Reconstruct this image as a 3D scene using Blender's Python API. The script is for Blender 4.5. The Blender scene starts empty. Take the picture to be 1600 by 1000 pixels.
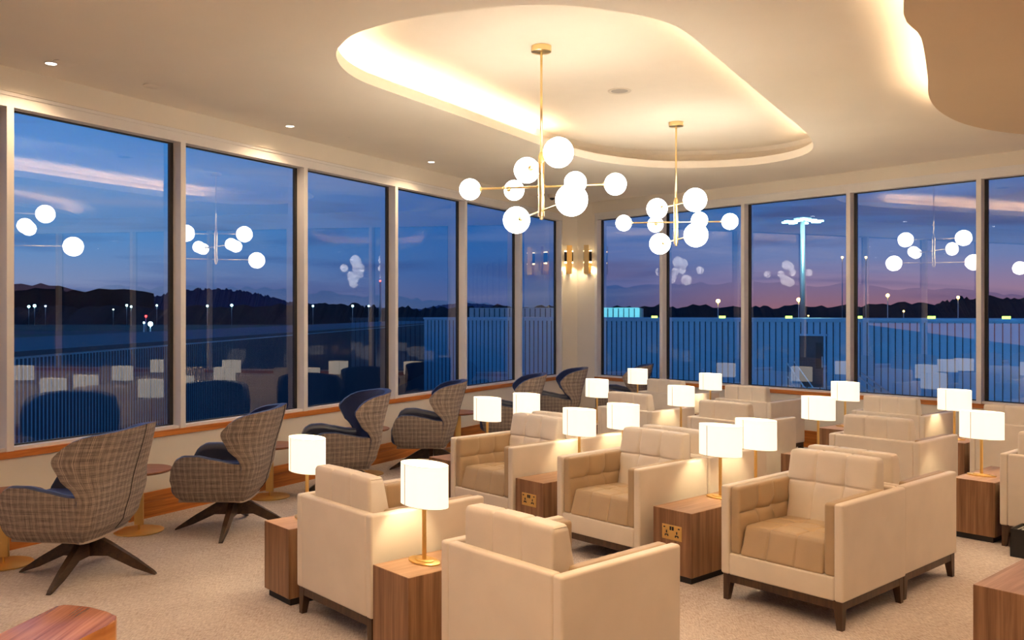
import bpy, bmesh, math, random
from mathutils import Vector, Matrix
from mathutils.geometry import tessellate_polygon
random.seed(7)
S = bpy.context.scene
COL = S.collection
PI = math.pi

# ------------------------------------------------------------------ camera
cam_d = bpy.data.cameras.new('camera'); cam = bpy.data.objects.new('camera', cam_d); COL.objects.link(cam)
cam.location = (0, 0, 1.6); cam.rotation_euler = (PI / 2, 0, 0)
cam_d.sensor_width = 36; cam_d.lens = 1386 / 1600 * 36; cam_d.shift_y = -9 / 1600
cam_d.clip_start = 0.05; cam_d.clip_end = 4000
S.camera = cam

# ------------------------------------------------------------------ exposure
S.view_settings.view_transform = 'Standard'; S.view_settings.look = 'None'
S.view_settings.gamma = 1; S.view_settings.use_curve_mapping = False
S.view_settings.exposure = 0.0

# light levels (SPOT_W drives the downlights added out of frame)
COVE_E = 62.0
GLOBE_E = 19.0
SHADE_E = 1.15
LAMP_W = 12.0
SPOT_W = 126.0

# ------------------------------------------------------------------ node helpers
def nt(m):
    return m.node_tree.nodes, m.node_tree.links

class NB:
    """tiny node builder"""
    def __init__(s, tree): s.t = tree; s.n = tree.nodes; s.l = tree.links
    def new(s, typ, **kw):
        nd = s.n.new(typ)
        for k, v in kw.items(): setattr(nd, k, v)
        return nd
    def link(s, a, b): s.l.new(a, b)
    def math(s, op, a, b=None, c=None, clamp=False):
        nd = s.n.new('ShaderNodeMath'); nd.operation = op; nd.use_clamp = clamp
        for i, x in enumerate((a, b, c)):
            if x is None: continue
            if isinstance(x, (int, float)): nd.inputs[i].default_value = x
            else: s.l.new(x, nd.inputs[i])
        return nd.outputs[0]
    def mix(s, fac, a, b, mode='MIX'):
        nd = s.n.new('ShaderNodeMix'); nd.data_type = 'RGBA'; nd.blend_type = mode
        if isinstance(fac, (int, float)): nd.inputs[0].default_value = fac
        else: s.l.new(fac, nd.inputs[0])
        for i, x in ((6, a), (7, b)):
            if isinstance(x, tuple): nd.inputs[i].default_value = (*x[:3], 1)
            else: s.l.new(x, nd.inputs[i])
        return nd.outputs[2]
    def ramp(s, fac, stops, interp='LINEAR'):
        nd = s.n.new('ShaderNodeValToRGB'); cr = nd.color_ramp; cr.interpolation = interp
        while len(cr.elements) < len(stops): cr.elements.new(0.5)
        for e, (p, c) in zip(cr.elements, stops):
            e.position = p; e.color = (*c, 1) if len(c) == 3 else c
        s.l.new(fac, nd.inputs[0]); return nd.outputs[0]
    def mapping(s, vec, scale=(1, 1, 1), loc=(0, 0, 0), rot=(0, 0, 0)):
        nd = s.n.new('ShaderNodeMapping'); nd.inputs['Scale'].default_value = scale
        nd.inputs['Location'].default_value = loc; nd.inputs['Rotation'].default_value = rot
        s.l.new(vec, nd.inputs['Vector']); return nd.outputs[0]
    def noise(s, vec, scale=5, detail=3, rough=.5, dist=0):
        nd = s.n.new('ShaderNodeTexNoise'); nd.inputs['Scale'].default_value = scale
        nd.inputs['Detail'].default_value = detail; nd.inputs['Roughness'].default_value = rough
        nd.inputs['Distortion'].default_value = dist
        s.l.new(vec, nd.inputs['Vector']); return nd.outputs[0]

def mat(name, col=(.8, .8, .8), rough=.5, metal=0, spec=.5):
    m = bpy.data.materials.new(name); m.use_nodes = True
    b = m.node_tree.nodes['Principled BSDF']
    b.inputs['Base Color'].default_value = (*col, 1); b.inputs['Roughness'].default_value = rough
    b.inputs['Metallic'].default_value = metal; b.inputs['Specular IOR Level'].default_value = spec
    return m, NB(m.node_tree), b

def bump(nb, b, h, strength=.2, dist=.002):
    bp = nb.new('ShaderNodeBump'); bp.inputs['Strength'].default_value = strength
    bp.inputs['Distance'].default_value = dist
    nb.link(h, bp.inputs['Height']); nb.link(bp.outputs[0], b.inputs['Normal'])

def simple(name, col, rough=.5, metal=0, spec=.5, var=.06, scale=6):
    m, nb, b = mat(name, col, rough, metal, spec)
    tc = nb.new('ShaderNodeTexCoord')
    n = nb.noise(tc.outputs['Object'], scale, 3)
    lo = tuple(max(0, c * (1 - var)) for c in col); hi = tuple(min(1, c * (1 + var)) for c in col)
    nb.link(nb.ramp(n, [(.3, lo), (.7, hi)]), b.inputs['Base Color'])
    return m

def leather(name, col, rough=.42):
    m, nb, b = mat(name, col, rough, 0, .35)
    tc = nb.new('ShaderNodeTexCoord')
    n = nb.noise(tc.outputs['Object'], 5, 2)
    nb.link(nb.ramp(n, [(.3, tuple(c * .95 for c in col)), (.7, tuple(min(1, c * 1.03) for c in col))]), b.inputs['Base Color'])
    f = nb.noise(tc.outputs['Object'], 260, 2)
    bump(nb, b, f, .12, .001)
    return m

def wood(name, dark, light, axis=2, scale=1.0, rough=.38, rot=0):
    m, nb, b = mat(name, light, rough, 0, .4)
    tc = nb.new('ShaderNodeTexCoord')
    src = nb.mapping(tc.outputs['Object'], rot=(0, 0, rot)) if rot else tc.outputs['Object']
    sc = [26 * scale] * 3; sc[axis] = 1.3 * scale
    v = nb.mapping(src, tuple(sc))
    n1 = nb.noise(v, 1.0, 5, .6, .6)
    sc2 = [130 * scale] * 3; sc2[axis] = 3 * scale
    n2 = nb.noise(nb.mapping(src, tuple(sc2)), 1.0, 2, .5)
    s = nb.math('ADD', nb.math('MULTIPLY', n1, .75), nb.math('MULTIPLY', n2, .25))
    nb.link(nb.ramp(s, [(.33, dark), (.5, tuple((a + c) / 2 for a, c in zip(dark, light))), (.66, light)]), b.inputs['Base Color'])
    bump(nb, b, n2, .08, .001)
    return m

def emitter(name, col, e):
    m, nb, b = mat(name, (0.8, 0.8, 0.8), .5)
    b.inputs['Emission Color'].default_value = (*col, 1); b.inputs['Emission Strength'].default_value = e
    return m

# ------------------------------------------------------------------ world: dusk sky
W = bpy.data.worlds.new('dusk_sky'); S.world = W; W.use_nodes = True
nb = NB(W.node_tree); bg = W.node_tree.nodes['Background']
tc = nb.new('ShaderNodeTexCoord'); sep = nb.new('ShaderNodeSeparateXYZ')
nrm = nb.new('ShaderNodeVectorMath', operation='NORMALIZE'); nb.link(tc.outputs['Generated'], nrm.inputs[0])
nb.link(nrm.outputs[0], sep.inputs[0])
X, Y, Z = sep.outputs
el = nb.math('MAXIMUM', Z, 0.0)
deep = nb.ramp(el, [(0, (.05, .10, .25)), (.018, (.035, .10, .29)), (.06, (.02, .11, .36)), (.16, (.004, .12, .43)), (.4, (.002, .09, .36)), (1, (.003, .03, .16))])
west = nb.ramp(el, [(0, (.27, .26, .38)), (.03, (.22, .29, .48)), (.08, (.11, .29, .60)), (.16, (.035, .27, .70)), (.3, (.012, .21, .66)), (1, (.01, .09, .35))])
glow = nb.ramp(el, [(0, (.80, .36, .30)), (.04, (.75, .45, .45)), (.10, (.62, .56, .68)), (.22, (.32, .45, .72)), (.5, (.12, .28, .6)), (1, (.02, .1, .35))])
az = nb.math('MULTIPLY', X, -1.0)            # sunset lies towards -X
f1 = nb.new('ShaderNodeMapRange', interpolation_type='SMOOTHSTEP'); nb.link(az, f1.inputs[0])
f1.inputs[1].default_value = .0; f1.inputs[2].default_value = .52
f2 = nb.new('ShaderNodeMapRange', interpolation_type='SMOOTHSTEP'); nb.link(az, f2.inputs[0])
f2.inputs[1].default_value = .5; f2.inputs[2].default_value = .98
c = nb.mix(f1.outputs[0], deep, west)
c = nb.mix(f2.outputs[0], c, glow)
# rose band on the right-hand horizon
f3 = nb.new('ShaderNodeMapRange', interpolation_type='SMOOTHSTEP'); nb.link(X, f3.inputs[0])
f3.inputs[1].default_value = .06; f3.inputs[2].default_value = .3
rose = nb.ramp(el, [(0, (.36, .15, .18)), (.03, (.24, .17, .31)), (.06, (.09, .18, .42)), (.11, (.012, .15, .46)), (.25, (.001, .10, .40)), (1, (.003, .03, .16))])
c = nb.mix(f3.outputs[0], c, rose)
# long thin cloud banks
cv = nb.new('ShaderNodeCombineXYZ')
nb.link(nb.math('MULTIPLY', X, 1.6), cv.inputs[0]); nb.link(nb.math('MULTIPLY', Y, 1.6), cv.inputs[1]); nb.link(nb.math('MULTIPLY', Z, 17.0), cv.inputs[2])
cn = nb.noise(cv.outputs[0], 1.7, 4, .5, .5)
band = nb.ramp(el, [(0, (.2, .2, .2)), (.03, (.8, .8, .8)), (.16, (1, 1, 1)), (.28, (.12, .12, .12)), (1, (0, 0, 0))])
cf = nb.math('MULTIPLY', nb.ramp(cn, [(.50, (0, 0, 0)), (.62, (1, 1, 1))]), band)
cloud = nb.mix(f1.outputs[0], (.02, .055, .21), (.035, .11, .33))
c = nb.mix(nb.math('MULTIPLY', cf, .8), c, cloud)
hi = nb.math('MULTIPLY', nb.ramp(cn, [(.30, (1, 1, 1)), (.40, (0, 0, 0))]), band)
c = nb.mix(nb.math('MULTIPLY', hi, .28), c, (.36, .36, .52))
nb.link(c, bg.inputs[0]); bg.inputs[1].default_value = 1.0

# ------------------------------------------------------------------ frames of the place
UA = Vector((.66676, -.74527)); VB = Vector((.74527, .66676))       # seating grid directions
RA = math.atan2(UA.y, UA.x)                                         # rotation of the seating grid
def G(u, v, z=0): return Vector((UA.x * u + VB.x * v, UA.y * u + VB.y * v, z))
PL = Vector((-3.365, 6.10)); DL = Vector((.4923, .8704)); NL = Vector((.8704, -.4923))    # left window wall, inward normal
PR = Vector((1.196, 13.33)); DR = Vector((.667, -.745)); NR = Vector((-.745, -.667))      # right window wall
def onL(t, n=0, z=0): p = PL + DL * t + NL * n; return Vector((p.x, p.y, z))
def onR(s, n=0, z=0): p = PR + DR * s + NR * n; return Vector((p.x, p.y, z))
CEIL = 3.25; BAND = 3.275

# ------------------------------------------------------------------ object helpers
def props(o, label=None, cat=None, group=None, kind=None):
    if label: o['label'] = label
    if cat: o['category'] = cat
    if group: o['group'] = group
    if kind: o['kind'] = kind
    return o
def empty(name, loc=(0, 0, 0), rz=0, **k):
    o = bpy.data.objects.new(name, None); COL.objects.link(o); o.location = loc; o.rotation_euler = (0, 0, rz)
    o.empty_display_size = .1
    return props(o, **k)
def mk(name, bm, m, parent=None, smooth=False, auto=None, **k):
    bmesh.ops.recalc_face_normals(bm, faces=bm.faces) if not k.pop('keepn', False) else None
    me = bpy.data.meshes.new(name); bm.to_mesh(me); bm.free()
    for mm in (m if isinstance(m, (list, tuple)) else [m]): me.materials.append(mm)
    if smooth:
        for p in me.polygons: p.use_smooth = True
    if auto is not None:
        me.set_sharp_from_angle(angle=math.radians(auto))
    o = bpy.data.objects.new(name, me); COL.objects.link(o)
    if parent: o.parent = parent
    return props(o, **k)
def copy_tree(o, parent=None):
    c = o.copy(); COL.objects.link(c); c.parent = parent
    for ch in list(o.children): copy_tree(ch, c)
    return c
def B(): return bmesh.new()
def box(bm, x0, x1, y0, y1, z0, z1, M=None, mi=0):
    vs = [bm.verts.new(((x0, x1)[i], (y0, y1)[j], (z0, z1)[k])) for i in (0, 1) for j in (0, 1) for k in (0, 1)]
    if M is not None:
        for v in vs: v.co = M @ v.co
    for f in ((0, 1, 3, 2), (4, 6, 7, 5), (0, 4, 5, 1), (2, 3, 7, 6), (0, 2, 6, 4), (1, 5, 7, 3)):
        fc = bm.faces.new([vs[i] for i in f]); fc.material_index = mi
    return vs
def hexa(bm, lo, hi):
    """lo, hi: four points each (same winding)"""
    a = [bm.verts.new(p) for p in lo]; b = [bm.verts.new(p) for p in hi]
    bm.faces.new(a[::-1]); bm.faces.new(b)
    for i in range(4): bm.faces.new((a[i], a[(i + 1) % 4], b[(i + 1) % 4], b[i]))
def prism(bm, pts, z0, z1, mi_top=0, mi_side=0):
    a = [bm.verts.new((p[0], p[1], z0)) for p in pts]; b = [bm.verts.new((p[0], p[1], z1)) for p in pts]
    n = len(pts)
    f = bm.faces.new(a[::-1]); f.material_index = mi_side
    f = bm.faces.new(b); f.material_index = mi_top
    for i in range(n):
        f = bm.faces.new((a[i], a[(i + 1) % n], b[(i + 1) % n], b[i])); f.material_index = mi_side
def lathe(bm, prof, n=32, cx=0, cy=0, sx=1, sy=1, cap0=True, cap1=True):
    rings = []
    for r, z in prof:
        rings.append([bm.verts.new((cx + sx * r * math.cos(2 * PI * i / n), cy + sy * r * math.sin(2 * PI * i / n), z)) for i in range(n)])
    for a, b in zip(rings, rings[1:]):
        for i in range(n): bm.faces.new((a[i], a[(i + 1) % n], b[(i + 1) % n], b[i]))
    if cap0: bm.faces.new(rings[0][::-1])
    if cap1: bm.faces.new(rings[-1])
def tube(bm, p, q, r, n=12, r2=None, caps=True):
    p = Vector(p); q = Vector(q); d = (q - p).normalized()
    a = d.orthogonal().normalized(); b = d.cross(a); r2 = r if r2 is None else r2
    A = [bm.verts.new(p + (a * math.cos(2 * PI * i / n) + b * math.sin(2 * PI * i / n)) * r) for i in range(n)]
    Bv = [bm.verts.new(q + (a * math.cos(2 * PI * i / n) + b * math.sin(2 * PI * i / n)) * r2) for i in range(n)]
    for i in range(n): bm.faces.new((A[i], A[(i + 1) % n], Bv[(i + 1) % n], Bv[i]))
    if caps: bm.faces.new(A[::-1]); bm.faces.new(Bv)
def bev(bm, w, seg=2):
    bmesh.ops.bevel(bm, geom=bm.edges[:], offset=w, segments=seg, profile=.5, affect='EDGES')
def axis_samples(h, r, step, extra=()):
    t = {-h, h}
    for k in (0.0, .35, .75): 
        t.add(-h + r * k); t.add(h - r * k)
    t.add(-h + r); t.add(h - r)
    n = max(1, int((2 * h - 2 * r) / step))
    for i in range(1, n): t.add(-h + r + (2 * h - 2 * r) * i / n)
    for e in extra:
        for d in (-.011, -.004, 0, .004, .011): t.add(e + d)
    out = []
    for v in sorted(t):
        if not out or v - out[-1] > .0022: out.append(v)
    out[-1] = h
    return out
def pad(size, r=.02, step=.03, ex=(), ey=(), ez=(), disp=None, warp=None):
    """rounded, finely divided cushion; disp(p, n) -> offset along n; warp(p) -> p"""
    hx, hy, hz = [s / 2 for s in size]; bm = B()
    H = (hx, hy, hz); SM = (axis_samples(hx, r, step, ex), axis_samples(hy, r, step, ey), axis_samples(hz, r, step, ez))
    for ax in range(3):
        u, w = [i for i in range(3) if i != ax]
        for sgn in (-1, 1):
            grid = []
            for a in SM[u]:
                row = []
                for b_ in SM[w]:
                    p = [0, 0, 0]; p[ax] = sgn * H[ax]; p[u] = a; p[w] = b_
                    q = Vector([max(-(H[i] - r), min(H[i] - r, p[i])) for i in range(3)])
                    d = Vector(p) - q; n = d.normalized(); pp = q + n * r
                    if disp:
                        nn = Vector((0, 0, 0)); nn[ax] = sgn
                        k = max(0, n.dot(nn))
                        pp = pp + n * disp(pp, nn) * k
                    if warp: pp = warp(pp)
                    row.append(bm.verts.new(pp))
                grid.append(row)
            for i in range(len(grid) - 1):
                for j in range(len(grid[0]) - 1):
                    bm.faces.new((grid[i][j], grid[i + 1][j], grid[i + 1][j + 1], grid[i][j + 1]))
    bmesh.ops.remove_doubles(bm, verts=bm.verts, dist=1e-5)
    return bm
def move(bm, x, y, z):
    for v in bm.verts: v.co += Vector((x, y, z))
    return bm
def gau(x, s): return math.exp(-(x / s) ** 2)
def smooth_closed(pts, n=6):
    out = []; N = len(pts)
    for i in range(N):
        p0, p1, p2, p3 = [Vector(pts[(i + k) % N]) for k in (-1, 0, 1, 2)]
        for k in range(n):
            t = k / n
            out.append(.5 * ((2 * p1) + (p2 - p0) * t + (2 * p0 - 5 * p1 + 4 * p2 - p3) * t * t + (3 * p1 - p0 - 3 * p2 + p3) * t ** 3))
    return out
def offset_poly(pts, d):
    out = []; N = len(pts)
    area = sum(pts[i].x * pts[(i + 1) % N].y - pts[(i + 1) % N].x * pts[i].y for i in range(N))
    sg = 1 if area > 0 else -1
    for i in range(N):
        t = (pts[(i + 1) % N] - pts[i - 1]).normalized()
        out.append(pts[i] + Vector((t.y, -t.x)) * d * sg)
    return out
def flat_fill(bm, loops, z, flip=False):
    tris = tessellate_polygon([[Vector((p[0], p[1], 0)) for p in l] for l in loops])
    vs = [bm.verts.new((p[0], p[1], z)) for l in loops for p in l]
    for t in tris:
        try: bm.faces.new([vs[i] for i in t])
        except ValueError: pass
def ribbon(bm, pts, z0, z1, closed=True, pts2=None):
    pts2 = pts2 or pts; n = len(pts)
    a = [bm.verts.new((p[0], p[1], z0)) for p in pts]; b = [bm.verts.new((p[0], p[1], z1)) for p in pts2]
    for i in range(n if closed else n - 1): bm.faces.new((a[i], a[(i + 1) % n], b[(i + 1) % n], b[i]))

# ------------------------------------------------------------------ materials
M = {}
M['plaster'] = simple('warm_white_plaster', (.80, .72, .60), .8, var=.02, scale=2)
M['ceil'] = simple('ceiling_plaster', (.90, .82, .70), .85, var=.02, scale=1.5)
M['panel_ceil'] = simple('shaded_panel_plaster', (.62, .48, .33), .85, var=.02, scale=1.5)  # shade on the low-lit panel underside put into the colour
M['white_frame'] = simple('white_window_frame', (.78, .74, .70), .4, var=.02)
M['gasket'] = simple('black_gasket', (.012, .012, .014), .5)
M['cream'] = leather('cream_leather', (.80, .69, .56))
M['tan'] = leather('tan_leather', (.47, .335, .20))
M['navy'] = leather('navy_leather', (.022, .034, .10), .36)
M['dark_leather'] = leather('dark_arm_leather', (.035, .04, .065), .3)
M['walnut_v'] = wood('walnut_vertical_grain', (.14, .062, .028), (.36, .19, .095), 2)
M['walnut_h'] = wood('walnut_top_grain', (.24, .12, .06), (.46, .27, .16), 1)
M['orange_left'] = wood('orange_timber_left', (.36, .10, .018), (.70, .25, .05), 0, 1.2, rot=-math.atan2(.8704, .4923))
M['orange_right'] = wood('orange_timber_right', (.36, .10, .018), (.70, .25, .05), 0, 1.2, rot=-math.atan2(-.745, .667))
M['bench_top'] = wood('red_brown_timber', (.22, .07, .035), (.52, .22, .11), 1, .8, .25)
M['bench_side'] = wood('amber_timber', (.42, .15, .035), (.68, .30, .09), 1, .6, .3)
M['disc_wood'] = wood('round_table_wood', (.20, .07, .035), (.34, .14, .07), 0, 1)
M['dark_wood'] = wood('dark_stained_wood', (.028, .014, .008), (.09, .045, .022), 2)
M['star_wood'] = wood('dark_walnut_star_base', (.022, .013, .008), (.075, .04, .02), 0)
M['plinth'] = simple('black_plinth', (.012, .01, .009), .6)
M['brass'] = simple('brushed_brass', (.88, .58, .20), .36, 1, var=.03, scale=8)
M['satin_brass'] = simple('satin_brass', (.80, .54, .20), .42, 1, var=.03, scale=8)
M['pale_brass'] = simple('polished_pale_brass', (.88, .67, .34), .28, 1, var=.03, scale=8)
M['black_plastic'] = simple('black_plastic', (.012, .012, .013), .35)
M['grille'] = simple('white_grille', (.75, .72, .68), .4)
M['socket'] = simple('black_socket_hole', (.01, .008, .006), .5)
M['disc_white'] = simple('white_ceiling_plate', (.70, .60, .48), .5)
M['lip'] = simple('cove_lip_plaster', (.85, .76, .64), .8, var=.01)

M['globe'] = emitter('opal_globe_glass', (1, .93, .80), GLOBE_E)
M['strip'] = emitter('warm_led_strip', (1, .74, .47), COVE_E)
M['spot'] = emitter('downlight_lens', (1, .92, .75), 14)
M['sconce_glow'] = emitter('sconce_glow', (1, .78, .42), 9)

# lamp shade: pleated linen, a bulb behind it
m, nb, b = mat('linen_shade', (.50, .44, .36), .8)
tc = nb.new('ShaderNodeTexCoord')
v = nb.mapping(tc.outputs['Object'], (420, 420, 2)); n = nb.noise(v, 1, 2)
sp = nb.new('ShaderNodeSeparateXYZ'); nb.link(tc.outputs['Object'], sp.inputs[0])
nb.link(nb.ramp(n, [(.3, (1, .84, .62)), (.7, (1, .92, .78))]), b.inputs['Emission Color'])
b.inputs['Emission Strength'].default_value = SHADE_E
M['shade'] = m
M['shade_trim'] = simple('shade_trim', (.55, .42, .26), .7)

# window glass: clear pane with its own mirror reflection
m = bpy.data.materials.new('window_glass'); m.use_nodes = True; nb = NB(m.node_tree); m.node_tree.nodes.clear()
out = nb.new('ShaderNodeOutputMaterial'); tr = nb.new('ShaderNodeBsdfTransparent'); gl = nb.new('ShaderNodeBsdfGlossy')
gl.inputs['Roughness'].default_value = 0.0; tr.inputs[0].default_value = (.93, .96, .98, 1); gl.inputs[0].default_value = (.95, .95, .97, 1)
lw = nb.new('ShaderNodeLayerWeight'); lw.inputs[0].default_value = .5
fr = nb.math('ADD', nb.math('MULTIPLY', nb.math('POWER', lw.outputs['Facing'], 4.5), .8), .155, clamp=True)
mx = nb.new('ShaderNodeMixShader'); nb.link(fr, mx.inputs[0]); nb.link(tr.outputs[0], mx.inputs[1]); nb.link(gl.outputs[0], mx.inputs[2])
nb.link(mx.outputs[0], out.inputs[0]); M['glass'] = m

# carpet
m, nb, b = mat('taupe_carpet', (.5, .4, .33), .95, 0, .1)
tc = nb.new('ShaderNodeTexCoord')
n1 = nb.noise(tc.outputs['Object'], 1.3, 4, .6)
n2 = nb.noise(nb.mapping(tc.outputs['Object'], (26, 130, 1), rot=(0, 0, .6)), 1, 3, .6)
n3 = nb.noise(nb.mapping(tc.outputs['Object'], (130, 26, 1), rot=(0, 0, .6)), 1, 3, .6)
s = nb.math('ADD', nb.math('MULTIPLY', nb.math('ADD', n2, n3), .38), nb.math('MULTIPLY', n1, .24))
nb.link(nb.ramp(s, [(.36, (.33, .245, .195)), (.5, (.52, .44, .39)), (.64, (.71, .62, .55))]), b.inputs['Base Color'])
bump(nb, b, nb.math('ADD', n2, n3), .35, .004); M['carpet'] = m

# tweed
m, nb, b = mat('checked_tweed', (.3, .25, .2), .9, 0, .15)
uv = nb.new('ShaderNodeUVMap'); sp = nb.new('ShaderNodeSeparateXYZ'); nb.link(uv.outputs[0], sp.inputs[0])
a1 = nb.noise(nb.mapping(uv.outputs[0], (300, 9, 1)), 1, 2); a2 = nb.noise(nb.mapping(uv.outputs[0], (9, 300, 1)), 1, 2)
wv = nb.math('ADD', nb.math('MULTIPLY', a1, .5), nb.math('MULTIPLY', a2, .5))
base = nb.ramp(wv, [(.32, (.09, .072, .065)), (.5, (.21, .168, .145)), (.68, (.36, .30, .26))])
def lines(c, period, w, ph=0):
    f = nb.math('FRACT', nb.math('ADD', nb.math('DIVIDE', c, period), ph))
    return nb.math('LESS_THAN', f, w)
l1 = nb.math('MAXIMUM', lines(sp.outputs[0], .041, .055), lines(sp.outputs[0], .041, .05, .16))
l2 = nb.math('MAXIMUM', lines(sp.outputs[1], .043, .05), lines(sp.outputs[1], .043, .05, .17))
ll = nb.math('MULTIPLY', nb.math('MAXIMUM', nb.math('MULTIPLY', l1, nb.math('MULTIPLY', a2, 1.5)), nb.math('MULTIPLY', l2, nb.math('MULTIPLY', a1, 1.5))), .75)
cc = nb.mix(ll, base, (.52, .42, .34))
d1 = nb.math('MAXIMUM', lines(sp.outputs[0], .041, .12, .5), lines(sp.outputs[1], .043, .12, .55))
cc = nb.mix(nb.math('MULTIPLY', d1, .22), cc, (.05, .035, .03))
nb.link(cc, b.inputs['Base Color']); bump(nb, b, wv, .4, .002); M['tweed'] = m

# ------------------------------------------------------------------ room shell
FL = [onL(-14), onL(8.387), Vector((.989, 13.44, 0)), onR(.061), onR(20)]
floor_loop = [(p.x, p.y) for p in [onL(-13, -.15), onL(9.2, -.15), onR(-.5, -.15), onR(20, -.15)]]
floor_loop = [(onL(-13, -.15).x, onL(-13, -.15).y), (onL(8.9, -.15).x, onL(8.9, -.15).y), (onR(20, -.15).x, onR(20, -.15).y)]
# corner of the two outer faces
A0, A1 = onL(0, -.15), onR(0, -.15)
det = DL.x * (-DR.y) - (-DR.x) * DL.y
dx, dy = A1.x - A0.x, A1.y - A0.y
tt = (dx * (-DR.y) - (-DR.x) * dy) / det
corner = A0 + Vector((DL.x, DL.y, 0)) * tt
floor_loop = [tuple(onL(-13, -.15)[:2]), tuple(corner[:2]), tuple(onR(20, -.15)[:2])]
bm = B(); prism(bm, floor_loop, -.12, 0); mk('floor', bm, M['carpet'], kind='structure')

# ceiling: slab with the cove opening
COFFER = [(-1.136, 5.94), (-1.118, 5.633), (-1.034, 5.406), (-.906, 5.20), (-.656, 5.0), (-.35, 4.855), (0, 4.745), (.343, 4.754), (.708, 4.9), (.90, 5.045), (1.045, 5.235), (1.435, 5.91), (1.947, 6.80), (2.30, 7.41), (2.636, 8.0), (2.88, 8.50), (3.02, 8.97), (2.975, 9.373), (2.78, 9.70), (2.5, 9.89), (2.162, 9.99), (1.75, 10.01), (1.429, 9.9), (1.1, 9.70), (.80, 9.42), (.382, 8.83), (0, 8.16), (-.522, 7.237), (-.94, 6.515), (-1.079, 6.231)]
CF = smooth_closed(COFFER, 4)
band_in = [onL(-13, .55), onL(6.75, .55), Vector((.50, 11.70, 0)), Vector((.75, 11.98, 0)), Vector((1.15, 12.15, 0)), Vector((2.28, 12.15, 0))]
slab = [(p.x, p.y) for p in band_in] + [tuple(onR(20, -.15)[:2])]
bm = B(); flat_fill(bm, [slab, [(p.x, p.y) for p in CF]], CEIL)
ribbon(bm, [(p.x, p.y) for p in band_in], CEIL, BAND + .02, closed=False)
flat_fill(bm, [floor_loop], 3.62)
ceiling = mk('ceiling', bm, M['ceil'], kind='structure')
bm = B(); flat_fill(bm, [[tuple(onL(-13, -.15)[:2]), tuple(corner[:2]), tuple(onR(3, -.15)[:2]), (2.28, 12.15), (1.15, 12.15), (.75, 11.98), (.50, 11.70), tuple(onL(6.75, .55)[:2]), tuple(onL(-13, .55)[:2])]], BAND)
mk('perimeter_band', bm, M['ceil'], ceiling)
CO = offset_poly(CF, .20)
bm = B(); ribbon(bm, CF, CEIL, 3.33); ribbon(bm, CF, 3.33, 3.33, pts2=offset_poly(CF, .022)); ribbon(bm, offset_poly(CF, .022), 3.33, 3.28)
ribbon(bm, offset_poly(CF, .022), 3.28, 3.28, pts2=CO)
mk('cove_lip', bm, M['lip'], ceiling, smooth=True, auto=40)
bm = B(); ribbon(bm, CO, 3.28, 3.43); 
ribbon(bm, CO, 3.43, 3.47, pts2=offset_poly(CF, .16)); flat_fill(bm, [offset_poly(CF, .16)], 3.47)
mk('cove_recess', bm, M['lip'], ceiling)
st = offset_poly(CF, .11)
oa, ob = offset_poly(CF, .10), offset_poly(CF, .125)
k0 = max(i for i in range(len(CF)) if CF[i].y < 9.0 and CF[i].x > 2); k1 = min(i for i in range(k0 + 1, len(CF)) if CF[i].y < 8.9)
sa = oa[k1:] + oa[:k0 + 1]; sb = ob[k1:] + ob[:k0 + 1]       # the strip stops short of the far end
bm = B(); ribbon(bm, sa, 3.30, 3.30, closed=False, pts2=sb); ribbon(bm, sa, 3.30, 3.29, closed=False); ribbon(bm, sb, 3.30, 3.29, closed=False)
mk('cove_light_strip', bm, M['strip'], label='warm hidden light strip running round the rounded ceiling recess', cat='light strip')
# dropped ceiling panel, upper right, with its own uplight
PN = smooth_closed([(.9, .6), (1.25, 2.2), (1.81, 4.09), (2.15, 4.66), (2.52, 5.38), (2.80, 5.95), (3.12, 6.42), (3.55, 6.84), (4.13, 7.15), (5.0, 7.3), (6.0, 7.0), (7.2, 5.6), (7.6, 3.5), (7.0, 1.2), (4.5, -.6), (2.0, -.9)], 5)
bm = B(); flat_fill(bm, [PN], 3.05); ribbon(bm, PN, 3.05, 3.10); ribbon(bm, PN, 3.10, 3.10, pts2=offset_poly(PN, -.03)); ribbon(bm, offset_poly(PN, -.03), 3.10, 3.06); flat_fill(bm, [offset_poly(PN, -.03)], 3.065)
for x, y in ((3.5, 4), (5.5, 4), (4, 1.5)): box(bm, x - .3, x + .3, y - .3, y + .3, 3.065, CEIL)
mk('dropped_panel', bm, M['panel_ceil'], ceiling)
bm = B(); ribbon(bm, offset_poly(PN, -.07), 3.075, 3.075, pts2=offset_poly(PN, -.10)); ribbon(bm, offset_poly(PN, -.07), 3.075, 3.07)
mk('panel_light_strip', bm, M['strip'], label='warm hidden light strip above the edge of the curved dropped ceiling panel', cat='light strip')

# walls
def wall_run(bm, on, t0, t1, n0, n1, z0, z1):
    pts = [on(t0, n0), on(t1, n0), on(t1, n1), on(t0, n1)]
    prism(bm, [(p.x, p.y) for p in pts], z0, z1)
bm = B(); wall_run(bm, onL, -13, 8.6, -.15, 0, 0, .622); wall_run(bm, onL, -13, 8.75, -.15, .012, 3.11, 3.62)
mk('wall_left', bm, M['plaster'], kind='structure')
bm = B(); wall_run(bm, onR, -.1, 20, -.15, 0, 0, .622); wall_run(bm, onR, -.1, 20, -.15, .012, 3.11, 3.62)
mk('wall_right', bm, M['plaster'], kind='structure')
bm = B()
pa = onL(8.387); pb = Vector((.989, 13.44, 0)); pc = onR(.061)
prism(bm, [(pa.x, pa.y), (pb.x, pb.y), (pc.x, pc.y), tuple(onR(.061, -.15)[:2]), tuple(corner[:2]), tuple(onL(8.387, -.15)[:2])], 0, BAND)
mk('wall_corner', bm, M['plaster'], kind='structure')
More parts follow.
